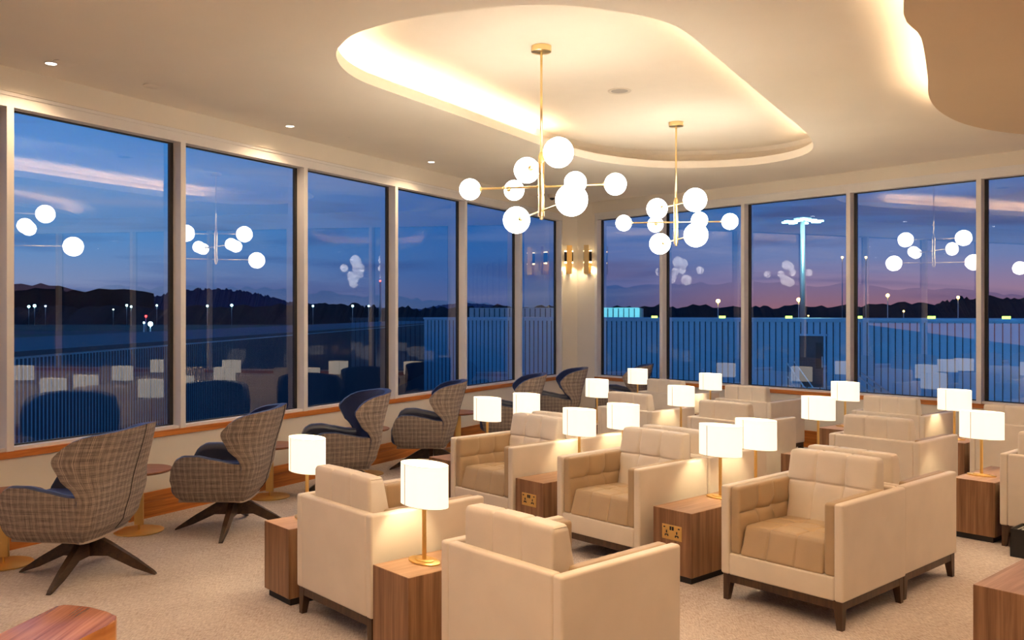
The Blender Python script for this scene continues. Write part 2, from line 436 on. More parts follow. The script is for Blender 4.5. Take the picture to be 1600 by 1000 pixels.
bm = B(); a, b2 = onL(-13), onR(20); prism(bm, [(a.x, a.y), (b2.x, b2.y), (b2.x, b2.y - .15), (a.x, a.y - .15)], 0, 3.62)
mk('wall_back', bm, M['plaster'], kind='structure')
# baseboards with a groove
def baseboard(name, on, t0, t1, m):
    bm = B(); wall_run(bm, on, t0, t1, 0, .016, 0, .125); wall_run(bm, on, t0, t1, 0, .016, .131, .20)
    wall_run(bm, on, t0, t1, 0, .010, .125, .131)
    mk(name, bm, m, kind='structure')
baseboard('baseboard_left', onL, -13, 8.38, M['orange_left']); baseboard('baseboard_right', onR, .07, 20, M['orange_right'])
bm = B(); wall_run(bm, onL, -13, 8.38, -.02, .016, .622, .668); mk('trim_1', bm, M['orange_left'], kind='structure')
bm = B(); wall_run(bm, onR, .07, 20, -.02, .016, .622, .668); mk('trim_2', bm, M['orange_right'], kind='structure')

# windows: every bay a window with its frame and pane
wn = [0]
def bay(on, a, b, widthdir):
    """opening between a and b; the mullion after it belongs to the bay"""
    wn[0] += 1
    w = empty('window_%d' % wn[0], on((a + b) / 2, -.1, .668), kind='structure')
    w.rotation_euler = (0, 0, 0)
    inv = Matrix.Translation(-w.location)
    bm = B(); m0 = .05
    wall_run(bm, on, a, b, -.13, -.02, .655, .69)                     # sill piece
    wall_run(bm, on, a, b, -.13, -.004, 3.01, 3.13)                    # head
    wall_run(bm, on, a, b, -.004, .004, 3.085, 3.13)
    wall_run(bm, on, a, a + .004, -.125, -.09, .69, 3.01)
    wall_run(bm, on, b - .05, b, -.13, 0, .655, 3.01)                  # mullion
    for v in bm.verts: v.co = inv @ v.co
    mk('window_frame', bm, M['white_frame'], w)
    bm = B()
    for (t0, t1, z0, z1) in ((a, b - .05, .69, .70), (a, b - .05, 3.0, 3.01), (a, a + .018, .70, 3.0), (b - .085, b - .05, .70, 3.0)):
        wall_run(bm, on, t0, t1, -.115, -.092, z0, z1)
    for v in bm.verts: v.co = inv @ v.co
    mk('gasket', bm, M['gasket'], w)
    bm = B(); p = [on(a + .01, -.104, .695), on(b - .07, -.104, .695), on(b - .07, -.104, 3.005), on(a + .01, -.104, 3.005)]
    bm.faces.new([bm.verts.new(inv @ q) for q in p])
    mk('pane', bm, M['glass'], w, keepn=True)
tl = [-.06 - 1.435 * k for k in range(9, 0, -1)] + [-.06, 1.381, 2.831, 4.274, 5.700, 7.124, 8.40]
for a, b in zip(tl, tl[1:]): bay(onL, a, b, 1)
# right wall: mullion sits before the bay, so mirror the run
def onR2(t, n=0, z=0): return onR(-t, n, z)
tr_ = [.061, 1.291, 2.611, 4.036, 5.467] + [5.467 + 1.43 * k for k in range(1, 11)]
for a, b in zip(tr_, tr_[1:]): bay(onR2, -b, -a, 1)
# fix: left-hand mullion edge of each bay on this wall lies at the bay's start

# ------------------------------------------------------------------ cream armchair
AW, AD = .73, .705
def armchair():
    t = empty('cream_armchair')
    bm = B()
    for (x0, x1, y0, y1) in ((-.352, .352, -.34, -.312), (-.352, .352, .312, .34), (-.352, -.324, -.312, .312), (.324, .352, -.312, .312)):
        box(bm, x0, x1, y0, y1, .102, .146)
    mk('base_rail', bm, M['dark_wood'], t)
    for sx in (-1, 1):
        for sy in (-1, 1):
            bm = B(); x, y = sx * .354, sy * .342
            hexa(bm, [(x, y, 0), (x - sx * .03, y, 0), (x - sx * .03, y - sy * .03, 0), (x, y - sy * .03, 0)],
                 [(x, y, .147), (x - sx * .052, y, .147), (x - sx * .052, y - sy * .052, .147), (x, y - sy * .052, .147)])
            mk('leg', bm, M['dark_wood'], t)
    for sx in (-1, 1):
        bm = pad((.052, AD, .495), .013, .12); move(bm, sx * (AW / 2 - .026), 0, .145 + .2475); mk('arm', bm, M['cream'], t, smooth=True)
        # tufted inner arm pad
        def dp(p, n):
            d = 0
            if abs(n.x) > .5:
                g = max(gau(p.z - .045, .006), gau(p.y + .09, .006) * .6, gau(p.y - .07, .006) * .6)
                d = .008 * math.cos(p.y / .27 * PI / 2) * math.cos(p.z / .19 * PI / 2) - .008 * g
                for by in (-.09, .07): d -= .022 * math.exp(-((p.y - by) ** 2 + (p.z - .045) ** 2) / .0009)
            return d
        bm = pad((.062, .56, .375), .018, .022, ey=(-.09, .07), ez=(.045,), disp=dp)
        move(bm, sx * (AW / 2 - .052 - .031), -.06, .262 + .1875); mk('arm_pad', bm, M['tan'], t, smooth=True)
    bm = pad((AW - .1, .052, .495), .013, .12); move(bm, 0, AD / 2 - .026, .145 + .2475); mk('back_panel', bm, M['cream'], t, smooth=True)
    bm = pad((AW - .104, .05, .12), .01, .12); move(bm, 0, -AD / 2 + .027, .205); mk('front_rail', bm, M['cream'], t, smooth=True)
    # seat cushion
    def ds(p, n):
        g = 0
        for s_ in (-.085, .085): g = max(g, gau(p.x - s_, .006))
        d = 0
        if n.z > .5:
            g = max(g, gau(p.y + .07, .005), gau(p.y - .09, .005)); d = .007 * math.cos(p.x / .26 * PI / 2) - .007 * g
            for bx in (-.085, .085):
                for by in (-.07, .09): d -= .012 * math.exp(-((p.x - bx) ** 2 + (p.y - by) ** 2) / .0008)
        elif n.y < -.5: d = .004 * math.cos(p.x / .26 * PI / 2) - .006 * g
        return d
    def ws(p):
        k = (p.z + .08) / .16
        return Vector((p.x * (1 - .035 * k), p.y + (.045 * k if p.y < 0 else 0) * min(1, -p.y / .2 if p.y < 0 else 0), p.z - .012 * max(0, p.y) / .25))
    bm = pad((.50, .50, .165), .018, .022, ex=(-.085, .085), ey=(-.07, .09), disp=ds, warp=ws)
    move(bm, 0, -.095, .262 + .0825); mk('seat_cushion', bm, M['tan'], t, smooth=True)
    # back cushion, tufted in front, three panels behind
    def dbk(p, n):
        d = 0; g = max(gau(p.x - .09, .006), gau(p.x + .09, .006))
        if n.y < -.5:
            g = max(g, gau(p.z - .03, .006)); d = .012 * math.cos(p.x / .27 * PI / 2) - .011 * g
            for bx in (-.09, .09): d -= .020 * math.exp(-((p.x - bx) ** 2 + (p.z - .03) ** 2) / .0010)
        elif n.y > .5: d = .005 - .009 * g
        elif n.z > .5: d = .004 - .009 * g
        return d
    def wb(p):
        k = (p.z + .195) / .39
        y = p.y + (.085 * k) * (1 - (p.y + .085) / .17)
        return Vector((p.x * (1 - .02 * k), y, p.z + .004 * math.cos(p.x / .27 * PI / 2)))
    bm = pad((.545, .17, .40), .022, .022, ex=(-.09, .09), ez=(.03,), disp=dbk, warp=wb)
    for v in bm.verts:
        if v.co.z < 0 and abs(v.co.x) > .245: v.co.x *= 1 - min(1, -v.co.z / .06) * .08
    move(bm, 0, .213, .392 + .20); mk('back_cushion', bm, M['cream'], t, smooth=True)
    return t
proto = armchair()
ARM = [  # u, v (centre), faces windows?, label, group
    (-2.655, 2.645, 1, 'cream leather armchair seen from behind, nearest the bottom edge of the photo'),
    (-3.955, 2.665, 1, 'cream leather armchair seen from behind, standing between the two nearest lit lamps'),
    (-2.575, 4.56, 0, 'cream armchair with tan seat facing the viewer at the front right, whole'),
    (-3.92, 4.59, 0, 'cream armchair with tan seat facing the viewer, middle of the three such'),
    (-5.12, 4.61, 0, 'cream armchair with tan seat facing the viewer, leftmost of the three such'),
    (-2.59, 5.285, 1, 'cream armchair back to back with the front right tan-seated armchair, seen from its right side'),
    (-3.92, 5.31, 1, 'cream armchair back to back with the middle tan-seated armchair, mostly hidden behind it'),
    (-5.12, 5.33, 1, 'cream armchair back to back with the left tan-seated armchair, its top just showing'),
    (-1.96, 6.955, 1, 'cream armchair cut off by the right edge of the photo, behind the black crate'),
    (-3.27, 7.035, 1, 'cream armchair seen from behind with a lamp glow scallop on its right side'),
    (-4.77, 7.155, 1, 'cream armchair seen from behind just beyond the two overlapping lamp shades in the middle'),
    (-5.955, 7.20, 1, 'cream armchair seen from behind, left end of the third row, beside the tweed chairs'),
    (-2.84, 8.74, 1, 'cream armchair by the right windows at the far right, behind the rightmost lamp'),
    (-3.99, 8.80, 1, 'cream armchair under the right windows between two lamps, left of the far right lamps'),
    (-5.67, 8.87, 1, 'cream armchair below the window with the outdoor door behind it'),
    (-6.86, 8.93, 1, 'small far cream armchair beside the lamp nearest the corner column'),
]
for i, (u, v, f, lab) in enumerate(ARM):
    o = proto if i == 0 else copy_tree(proto)
    o.location = G(u, v); o.rotation_euler = (0, 0, RA + (PI if f else 0))
    props(o, lab, 'armchair', 'cream leather armchairs')

# ------------------------------------------------------------------ walnut lamp tables
def side_table(sock):
    t = empty('lamp_table')
    bm = B(); box(bm, -.145, .145, -.365, .365, .042, .424); bev(bm, .002, 1)
    for f in bm.faces: f.material_index = 1 if f.normal.z > .9 else 0
    bm.normal_update()
    for f in bm.faces: f.material_index = 1 if f.normal.z > .9 else 0
    mk('cabinet', bm, [M['walnut_v'], M['walnut_h']], t)
    bm = B(); box(bm, -.125, .125, -.345, .345, 0, .042); mk('plinth', bm, M['plinth'], t)
    if sock:
        bm = B(); box(bm, -.073, .073, -.370, -.365, .245, .333); bev(bm, .0015, 1)
        s = mk('socket_plate', bm, M['brass'], t)
        for sx in (-1, 1):
            bm = B(); x = sx * .038
            box(bm, x - .004, x + .004, -.3715, -.3698, .283, .299)
            box(bm, x - .014, x - .006, -.3715, -.3698, .264, .271); box(bm, x + .006, x + .014, -.3715, -.3698, .264, .271)
            box(bm, x - .012, x + .012, -.3713, -.3698, .270, .277)
            mk('socket_hole', bm, M['socket'], s)
        for x, w, z0, z1 in ((-.054, .006, .314, .321), (.054, .006, .314, .321), (-.008, .0055, .303, .325), (.009, .0055, .303, .325)):
            bm = B(); box(bm, x - w, x + w, -.3725, -.3698, z0, z1); mk('switch', bm, M['socket'], s)
    return t
tp = side_table(False); tps = side_table(True)
LT = [  # u, v, socket side faces viewer, label
    (-3.395, 2.655, 0, 'walnut lamp table at the bottom edge, between the two nearest back-turned armchairs'),
    (-4.565, 2.685, 0, 'walnut lamp table left of the nearest back-turned armchair, its black plinth in view'),
    (-3.33, 4.635, 1, 'walnut lamp table with brass power socket, larger one, left of the front right armchair'),
    (-4.59, 4.635, 1, 'walnut lamp table with brass power socket, smaller one, left of the middle tan-seated armchair'),
    (-5.77, 4.735, 0, 'walnut lamp table at the left end of the tan-seated row, only its corner showing'),
    (-3.34, 5.375, 0, 'walnut lamp table hidden behind the larger socket table'),
    (-4.585, 5.39, 0, 'walnut lamp table hidden behind the smaller socket table'),
    (-5.81, 5.475, 0, 'walnut lamp table hidden at the left end behind the tan-seated row'),
    (-2.505, 6.99, 0, 'walnut lamp table with wide grain, fully in view at the far right'),
    (-3.93, 7.06, 0, 'walnut lamp table hidden left of the armchair with the lamp glow scallop'),
    (-5.36, 7.17, 0, 'walnut lamp table hidden in the middle of the third row'),
    (-6.58, 7.22, 0, 'walnut lamp table hidden at the left end of the third row'),
    (-3.415, 8.82, 0, 'walnut lamp table by the right windows beneath the lamp left of the far right one'),
    (-4.60, 8.86, 0, 'walnut lamp table under the window, beside a short visible stretch of baseboard'),
    (-6.27, 8.93, 0, 'walnut lamp table hidden between the two far small armchairs'),
    (-7.50, 8.87, 0, 'walnut lamp table hidden nearest the corner column'),
    (-1.395, 4.435, 0, 'walnut table cut off by the bottom right corner of the photo'),
]
u1 = u2 = 0
for (u, v, sk, lab) in LT:
    if sk: o = tps if not u1 else copy_tree(tps); u1 = 1
    else: o = tp if not u2 else copy_tree(tp); u2 = 1
    o.location = G(u, v); o.rotation_euler = (0, 0, RA); props(o, lab, 'side table', 'walnut lamp tables')

# ------------------------------------------------------------------ table lamps
def table_lamp():
    t = empty('table_lamp')
    bm = B(); lathe(bm, [(.098, 0), (.1, .002), (.1, .007), (.097, .009)], 40, sx=1, sy=.58)
    lathe(bm, [(.06, .009), (.06, .013), (.058, .014)], 32, sx=1, sy=.58); mk('lamp_base', bm, M['brass'], t, smooth=True, auto=40)
    bm = B(); tube(bm, (0, 0, .012), (0, 0, .36), .0105, 16); mk('pole', bm, M['brass'], t, smooth=True, auto=40)
    bm = B(); A, Bq = .153, .084
    lathe(bm, [(1, .272), (1, .466)], 64, sx=A, sy=Bq, cap0=False, cap1=False)
    lathe(bm, [(1, .272), (1, .466)], 64, sx=A - .002, sy=Bq - .002, cap0=False, cap1=False)
    sh = mk('lamp_shade', bm, M['shade'], t, smooth=True, keepn=True)
    bm = B()
    for z in (.2715, .4645):
        lathe(bm, [(1, z), (1, z + .002)], 64, sx=A + .0006, sy=Bq + .0006, cap0=False, cap1=False)
    for sy in (-1, 1):
        x = -.045; yy = sy * (Bq + .0006) * math.sqrt(1 - (x / A) ** 2)
        box(bm, x - .0018, x + .0018, yy - .001, yy + .001, .273, .465)
    mk('shade_trim', bm, M['shade_trim'], sh)
    bm = B(); bmesh.ops.create_uvsphere(bm, u_segments=16, v_segments=10, radius=.018, matrix=Matrix.Translation((0, 0, .378)))
    mk('bulb', bm, M['spot'], t, smooth=True)
    ld = bpy.data.lights.new('lamp_light', 'POINT'); ld.energy = LAMP_W; ld.color = (1, .83, .52); ld.shadow_soft_size = .03
    lo = bpy.data.objects.new('lamp_light', ld); COL.objects.link(lo); lo.parent = t; lo.location = (0, 0, .378)
    return t
lp = table_lamp()
LAMPS = [
    (-3.42, 2.50, 'lit table lamp nearest the viewer, between the two back-turned armchairs'),
    (-4.60, 2.53, 'leftmost lit table lamp, in front of the tweed chairs'),
    (-5.77, 4.88, 'lit table lamp just left of the farthest left tan-seated armchair, tweed chair behind it'),
    (-5.82, 5.38, 'lit table lamp right above the left tan-seated armchair'),
    (-4.62, 4.81, 'nearer lit lamp between the left and middle tan-seated armchairs'),
    (-4.64, 5.33, 'lit table lamp behind the middle tan-seated armchair, the farther of the two there'),
    (-6.60, 7.15, 'lit table lamp in front of the tweed chair near the corner column'),
    (-7.50, 8.90, 'farthest small lit table lamp, just right of the corner tweed chair'),
    (-5.42, 7.09, 'lit table lamp in the middle of the third row of armchairs'),
    (-6.33, 8.85, 'small lit table lamp under the right windows, second from the corner'),
    (-3.35, 4.79, 'lit table lamp on the larger socket table, the front one of an overlapping pair'),
    (-3.36, 5.21, 'lit table lamp behind the larger socket table, the rear one of an overlapping pair'),
    (-3.93, 7.05, 'lit table lamp just left of the armchair with the lamp glow scallop'),
    (-4.60, 8.80, 'lit table lamp close to the window with the outdoor stair rail'),
    (-3.45, 8.68, 'lit table lamp by the far right windows, partly behind the rightmost lamp'),
    (-2.54, 6.87, 'rightmost lit table lamp, on the wide-grained walnut table'),
]
for i, (u, v, lab) in enumerate(LAMPS):
    o = lp if i == 0 else copy_tree(lp)
    o.location = G(u, v, .424); o.rotation_euler = (0, 0, RA); props(o, lab, 'table lamp', 'table lamps with oval shades')

# ------------------------------------------------------------------ tweed wing chair
def lerp_tab(tab, x):
    for (a, va), (b, vb) in zip(tab, tab[1:]):
        if x <= b:
            k = max(0, min(1, (x - a) / (b - a))); k = k * k * (3 - 2 * k) * .5 + k * .5
            return va + (vb - va) * k
    return tab[-1][1]
def shell(bm, uvl, outer, thick, cols, rows, fo, mi=0):
    pass
def wing_chair():
    t = empty('wing_chair')
    SB = [(.25, -.15), (.35, -.225), (.52, -.27), (.95, -.375)]
    WW = [(.25, .28), (.34, .335), (.53, .365), (.74, .385), (.95, .345)]
    SF = [(.25, -.085), (.52, -.13), (.565, -.11), (.64, -.035), (.74, .012), (.82, 0), (.95, -.04)]
    ZT = [(0, .925), (.25, .918), (.5, .905), (.7, .893), (.8, .882), (.9, .86), (.96, .825), (1, .77)]
    def bpt(p, z, th=0):
        a = abs(p) * PI / 2; s0 = lerp_tab(SB, z); w = lerp_tab(WW, z) ; s1 = lerp_tab(SF, z)
        e = 2 / 2.7
        x = (w - th) * math.sin(a) ** e; s = s1 - (s1 - s0 - th) * math.cos(a) ** e
        return Vector((x * (1 if p >= 0 else -1), -s, z))
    NP, NV = 56, 22
    def grid_back(th, zdrop):
        g = []
        for i in range(NP + 1):
            p = -1 + 2 * i / NP; zt = lerp_tab(ZT, abs(p)) - zdrop; zb = .262 if th == 0 else .46
            g.append([bpt(p, zb + (zt - zb) * j / NV, th) for j in range(NV + 1)])
        return g
    def put(bm, g, uvoff=(0, 0), flip=False):
        uvl = bm.loops.layers.uv.verify(); V = [[bm.verts.new(p) for p in r] for r in g]
        U = [0]
        for i in range(1, len(g)):
            j = len(g[0]) // 2; U.append(U[-1] + (g[i][j] - g[i - 1][j]).length)
        for i in range(len(g) - 1):
            for j in range(len(g[0]) - 1):
                idx = [(i, j), (i + 1, j), (i + 1, j + 1), (i, j + 1)]
                f = bm.faces.new([V[a][b_] for a, b_ in idx])
                for lp_, (a, b_) in zip(f.loops, idx): lp_[uvl].uv = (U[a] + uvoff[0], g[a][b_].z + uvoff[1])
        return V
    def rim(bm, loop_a, loop_b, raise_=.006):
        uvl = bm.loops.layers.uv.verify()
        n = len(loop_a)
        A = [bm.verts.new(p) for p in loop_a]; Mi = [bm.verts.new((p + q) / 2 + Vector((0, 0, raise_))) for p, q in zip(loop_a, loop_b)]; Bb = [bm.verts.new(q) for q in loop_b]
        for P_, Q_ in ((A, Mi), (Mi, Bb)):
            for i in range(n - 1): bm.faces.new((P_[i], P_[i + 1], Q_[i + 1], Q_[i]))
    def border(g): # front edge up, along top, down the other front edge
        return [g[0][j] for j in range(NV + 1)] + [g[i][NV] for i in range(1, len(g) - 1)] + [g[-1][j] for j in range(NV, -1, -1)]
    go = grid_back(0, 0); gi = grid_back(.052, .008)
    # inner face sits a little further forward of the rim plane
    bm = B(); put(bm, go)
    bmesh.ops.remove_doubles(bm, verts=bm.verts, dist=1e-5)
    mk('back_shell', bm, M['tweed'], t, smooth=True)
    bm = B(); put(bm, gi); rim(bm, border(go), border(gi)); bmesh.ops.remove_doubles(bm, verts=bm.verts, dist=1e-5)
    mk('back_lining', bm, M['navy'], t, smooth=True, auto=50)
    bm = B()
    sm = [bpt(0, .28 + (.925 - .28) * k / 20, -.002) for k in range(21)]
    for k in range(20): tube(bm, sm[k], sm[k + 1], .0025, 6, caps=False)
    mk('back_seam', bm, M['plinth'], t)
    # arms
    ZA = [(-.13, .535), (-.06, .54), (.08, .57), (.18, .592), (.28, .592), (.335, .565), (.368, .51), (.385, .42)]
    ZB = [(-.13, .262), (.20, .265), (.33, .272), (.385, .29)]
    NS, NA = 22, 10
    for sx in (-1, 1):
        def apt(s, k, th, drop):
            zt = lerp_tab(ZA, s) - drop; zb = lerp_tab(ZB, s); z = zb + (zt - zb) * k
            wb = lerp_tab(WW, min(z, .5)); w = wb - .004 - .04 * max(0, (s - .18) / .2) ** 2
            return Vector((sx * (w - th), -(s - .03 * (1 - k) * max(0, (s - .2) / .18)), z))
        ss = [-.13 + (.385 + .13) * (1 - (1 - i / NS) ** 1.5) for i in range(NS + 1)]
        g1 = [[apt(s, j / NA, 0, 0) for j in range(NA + 1)] for s in ss]
        g2 = [[apt(s, j / NA, .085, .012) for j in range(NA + 1)] for s in ss]
        bm = B(); put(bm, g1, (.3, 0)); mk('arm_shell', bm, M['tweed'], t, smooth=True)
        bm = B(); put(bm, g2)
        uvl = bm.loops.layers.uv.verify()
        la = [r[NA] for r in g1] + [g1[-1][j] for j in range(NA - 1, -1, -1)]
        lb = [r[NA] for r in g2] + [g2[-1][j] for j in range(NA - 1, -1, -1)]
        mid1 = [p * .75 + q * .25 + Vector((0, 0, .012)) for p, q in zip(la, lb)]; mid2 = [p * .3 + q * .7 + Vector((0, 0, .012)) for p, q in zip(la, lb)]
        R = [[bm.verts.new(p) for p in L_] for L_ in (la, mid1, mid2, lb)]
        for P_, Q_ in zip(R, R[1:]):
            for i in range(len(la) - 1): bm.faces.new((P_[i], P_[i + 1], Q_[i + 1], Q_[i]))
        bmesh.ops.remove_doubles(bm, verts=bm.verts, dist=1e-5)
        mk('arm_lining', bm, M['dark_leather'], t, smooth=True)
    # seat
    def wsz(p): return Vector((p.x, p.y, p.z + .012 * math.cos(p.x / .3 * PI / 2) + .01 * (-p.y)))
    bm = pad((.52, .50, .20), .06, .05, warp=wsz); move(bm, 0, -.15, .375); mk('seat_cushion', bm, M['navy'], t, smooth=True)
    # underside pan
    bm = B(); out_ = [bpt(-1 + 2 * i / 24, .264) for i in range(25)]
    loop = [(.235, -.34), (.265, .06)] + [(p.x, p.y) for p in out_[::-1]][1:-1] + [(-.265, .06), (-.235, -.34)]
    prism(bm, loop, .250, .28); mk('underside', bm, M['tweed'], t)
    bm = B(); tube(bm, (0, 0, .12), (0, 0, .252), .035, 20); mk('swivel_hub', bm, M['star_wood'], t, smooth=True, auto=40)
    for k in range(4):
        a = k * PI / 2; R_ = Matrix.Rotation(a, 4, 'Z'); bm = B()
        prof = [(.0, .245, .11), (.05, .24, .115), (.14, .195, .115), (.30, .10, .042), (.415, .022, .004), (.43, .008, 0)]
        w = [.027, .027, .025, .021, .016, .014]; rows = []
        for (r, zt, zb), ww in zip(prof, w):
            rows.append([bm.verts.new(R_ @ Vector(q)) for q in ((r, -ww, zb), (r, ww, zb), (r, ww * .8, zt), (r, -ww * .8, zt))])
        for a_, b_ in zip(rows, rows[1:]):
            for i in range(4): bm.faces.new((a_[i], a_[(i + 1) % 4], b_[(i + 1) % 4], b_[i]))
        bm.faces.new(rows[0][::-1]); bm.faces.new(rows[-1])
        mk('leg', bm, M['star_wood'], t)
    return t
wc = wing_chair()
WC = [  # x, y, facing dir, base twist, label
    (-2.62, 5.48, (-1, .05), 0, 'large tweed wing chair at the far left, nearest the viewer, back turned'),
    (-2.07, 6.62, (-1, -.08), .2, 'second tweed wing chair from the left, a little navy showing at its arm'),
    (-1.46, 7.90, (-.93, -.37), .3, 'tweed wing chair turned to show its navy inside, third from the left'),
    (-.83, 9.15, (-1, -.06), .1, 'tweed wing chair in side view, fourth from the left'),
    (.03, 10.2, (-1, -.04), .2, 'tweed wing chair partly hidden behind two lamps, fifth from the left'),
    (.60, 11.35, (-1, -.03), .2, 'tweed wing chair in side view just left of the corner column foot'),
    (1.58, 12.25, (-1, .25), .3, 'tweed wing chair right of the corner column against the right windows'),
]
for i, (x, y, d, tw, lab) in enumerate(WC):
    o = wc if i == 0 else copy_tree(wc)
    o.location = (x, y, 0); o.rotation_euler = (0, 0, math.atan2(d[1], d[0]) + PI / 2); props(o, lab, 'wing chair', 'tweed wing chairs along the windows')

# ------------------------------------------------------------------ round pedestal tables
def round_table():
    t = empty('round_side_table')
    bm = B(); lathe(bm, [(.17, 0), (.173, .003), (.173, .008), (.168, .011)], 48); mk('base_plate', bm, M['satin_brass'], t, smooth=True, auto=40)
    bm = B(); tube(bm, (0, 0, .01), (0, 0, .06), .006, 12); mk('pin', bm, M['brass'], t)
    bm = B(); box(bm, -.032, .032, -.012, .012, .05, .432); bev(bm, .002, 1); mk('column', bm, M['satin_brass'], t)
    bm = B(); lathe(bm, [(.16, .430), (.222, .440), (.232, .450), (.232, .456), (.228, .459)], 56); mk('table_top', bm, M['disc_wood'], t, smooth=True, auto=30)
    return t
rt = round_table()
RT = [(-3.25, 5.67, 'round brass pedestal table cut off by the left edge of the photo'),
      (-2.75, 6.54, 'round wooden pedestal table between the first and second tweed chairs from the left'),
      (-2.12, 7.76, 'round wooden pedestal table between the second and third tweed chairs from the left'),
      (-1.46, 8.89, 'round wooden pedestal table between the third and fourth tweed chairs from the left'),
      (-.63, 10.38, 'round wooden pedestal table between the fourth and fifth tweed chairs from the left')]
for i, (x, y, lab) in enumerate(RT):
    o = rt if i == 0 else copy_tree(rt)
    o.location = (x, y, 0); o.rotation_euler = (0, 0, .1); props(o, lab, 'side table', 'round pedestal tables by the windows')

# ------------------------------------------------------------------ rounded timber table, bottom left
t = empty('coffee_table', (-1.76, 3.0, 0), 0, label='rounded red-brown timber table at the bottom left corner of the photo', cat='coffee table')
ol = [(-.36, -1.5), (.13, -1.5), (.175, -.5), (.225, .12), (.262, .27), (.268, .34), (.25, .39), (.19, .44), (.10, .485), (.02, .515), (-.015, .52), (-.04, .50), (-.09, .15), (-.2, -.5)]
sm_ = []
ol = [Vector(p) for p in ol]
bm = B(); prism(bm, ol, .355, .45); bev(bm, .008, 3)
bm.normal_update()
for f in bm.faces: f.material_index = 0 if f.normal.z > .5 else 1
mk('table_top', bm, [M['bench_top'], M['bench_side']], t, smooth=True, auto=35)
bm = B(); prism(bm, [Vector((p.x * .85 , p.y * .9)) for p in ol], 0, .355); mk('pedestal', bm, M['bench_side'], t)

# ------------------------------------------------------------------ black crate
t = empty('black_crate', G(-1.975, 6.475), RA, label='black open crate with a white grille inside, at the right edge by the armchair leg', cat='crate')
bm = B()
for (x0, x1, y0, y1) in ((-.20, -.19, -.11, .11), (.19, .20, -.11, .11), (-.20, .20, -.11, -.10), (-.20, .20, .10, .11)): box(bm, x0, x1, y0, y1, 0, .185)
box(bm, -.19, .19, -.10, .10, 0, .01); mk('crate_body', bm, M['black_plastic'], t)
bm = B()
for i in range(15): box(bm, -.185 + i * .026, -.177 + i * .026, -.10, .10, .165, .170)
for j in range(4): box(bm, -.19, .19, -.085 + j * .055, -.079 + j * .055, .163, .168)
mk('grille', bm, M['grille'], t)

# ------------------------------------------------------------------ chandeliers
def chandelier(loc, arms, lab):
    t = empty('globe_chandelier', loc, label=lab, cat='chandelier', group='brass globe chandeliers')
    zt = 3.47 - loc[2]
    bm = B(); lathe(bm, [(.066, zt - .042), (.070, zt - .04), (.070, zt - .002), (.066, zt)], 40); mk('canopy', bm, M['pale_brass'], t, smooth=True, auto=40)
    bm = B(); tube(bm, (0, 0, .47), (0, 0, zt - .04), .0085, 16); mk('rod', bm, M['pale_brass'], t, smooth=True)
    bm = B(); lathe(bm, [(.006, 0), (.012, .004), (.012, .02), (.022, .024), (.022, .168), (.019, .17), (.019, .174), (.022, .176), (.022, .318), (.019, .32), (.019, .324), (.022, .326), (.022, .445), (.009, .475)], 28)
    mk('stem', bm, M['pale_brass'], t, smooth=True, auto=40)
    for kind, z, s, d in arms:
        if kind == 'bar':   # z, start centre, end centre (globe centres), radius
            p = Vector((*s[:2], z)); q = Vector((*d[:2], z)); r0 = s[2]; r1 = d[2]
            n = (q - p).normalized()
            bm = B(); tube(bm, p + n * r0, q - n * r1, .0075, 12)
            lathe_at = Vector((0, 0, z)); tube(bm, lathe_at - n * .032, lathe_at + n * .032, .010, 14)
            mk('arm', bm, M['pale_brass'], t, smooth=True, auto=40)
            gl_ = ((p, r0, n), (q, r1, -n))
        else:               # short branch: foot on bar, globe centre
            f0 = Vector((*s, z)); c_ = Vector((*d[:2], z)); n = (f0 - c_).normalized(); gl_ = ((c_, d[2], n),)
            bm = B(); tube(bm, f0, c_ + n * d[2], .006, 12); bmesh.ops.create_uvsphere(bm, u_segments=14, v_segments=8, radius=.012, matrix=Matrix.Translation(f0))
            mk('arm', bm, M['pale_brass'], t, smooth=True, auto=40)
        for c_, r, n in gl_:
            bm = B(); bmesh.ops.create_uvsphere(bm, u_segments=40, v_segments=24, radius=r, matrix=Matrix.Translation(c_))
            g = mk('globe', bm, M['globe'], t, smooth=True)
            bm = B(); tube(bm, c_ + n * (r - .004), c_ + n * (r + .004), .020, 18); tube(bm, c_ + n * (r + .004), c_ + n * (r + .014), .013, 16, .008)
            mk('globe_cap', bm, M['pale_brass'], g, smooth=True, auto=40)
    return t
chandelier((.205, 6.19, 2.258), [
    ('bar', .405, (.10, -.36, .10), (-.095, .36, .095)),
    ('bar', .235, (-.505, .155, .076), (.505, -.10, .076)),
    ('branch', .235, (-.26, .08), (-.19, .20, .073)),
    ('branch', .235, (.26, -.055), (.225, -.17, .076)),
    ('bar', .065, (.172, -.58, .103), (-.17, .62, .103))],
    'nearer and larger looking brass chandelier with white globes, left of the other')
chandelier((1.598, 8.64, 2.262), [
    ('bar', .405, (.11, -.36, .11), (-.13, .34, .105)),
    ('bar', .235, (-.50, .08, .078), (.51, -.06, .078)),
    ('branch', .235, (-.18, .03), (-.165, .22, .078)),
    ('branch', .235, (.22, -.025), (.19, -.18, .078)),
    ('bar', .065, (.09, -.50, .11), (-.07, .52, .108))],
    'farther and smaller looking brass chandelier with white globes, right of the other')

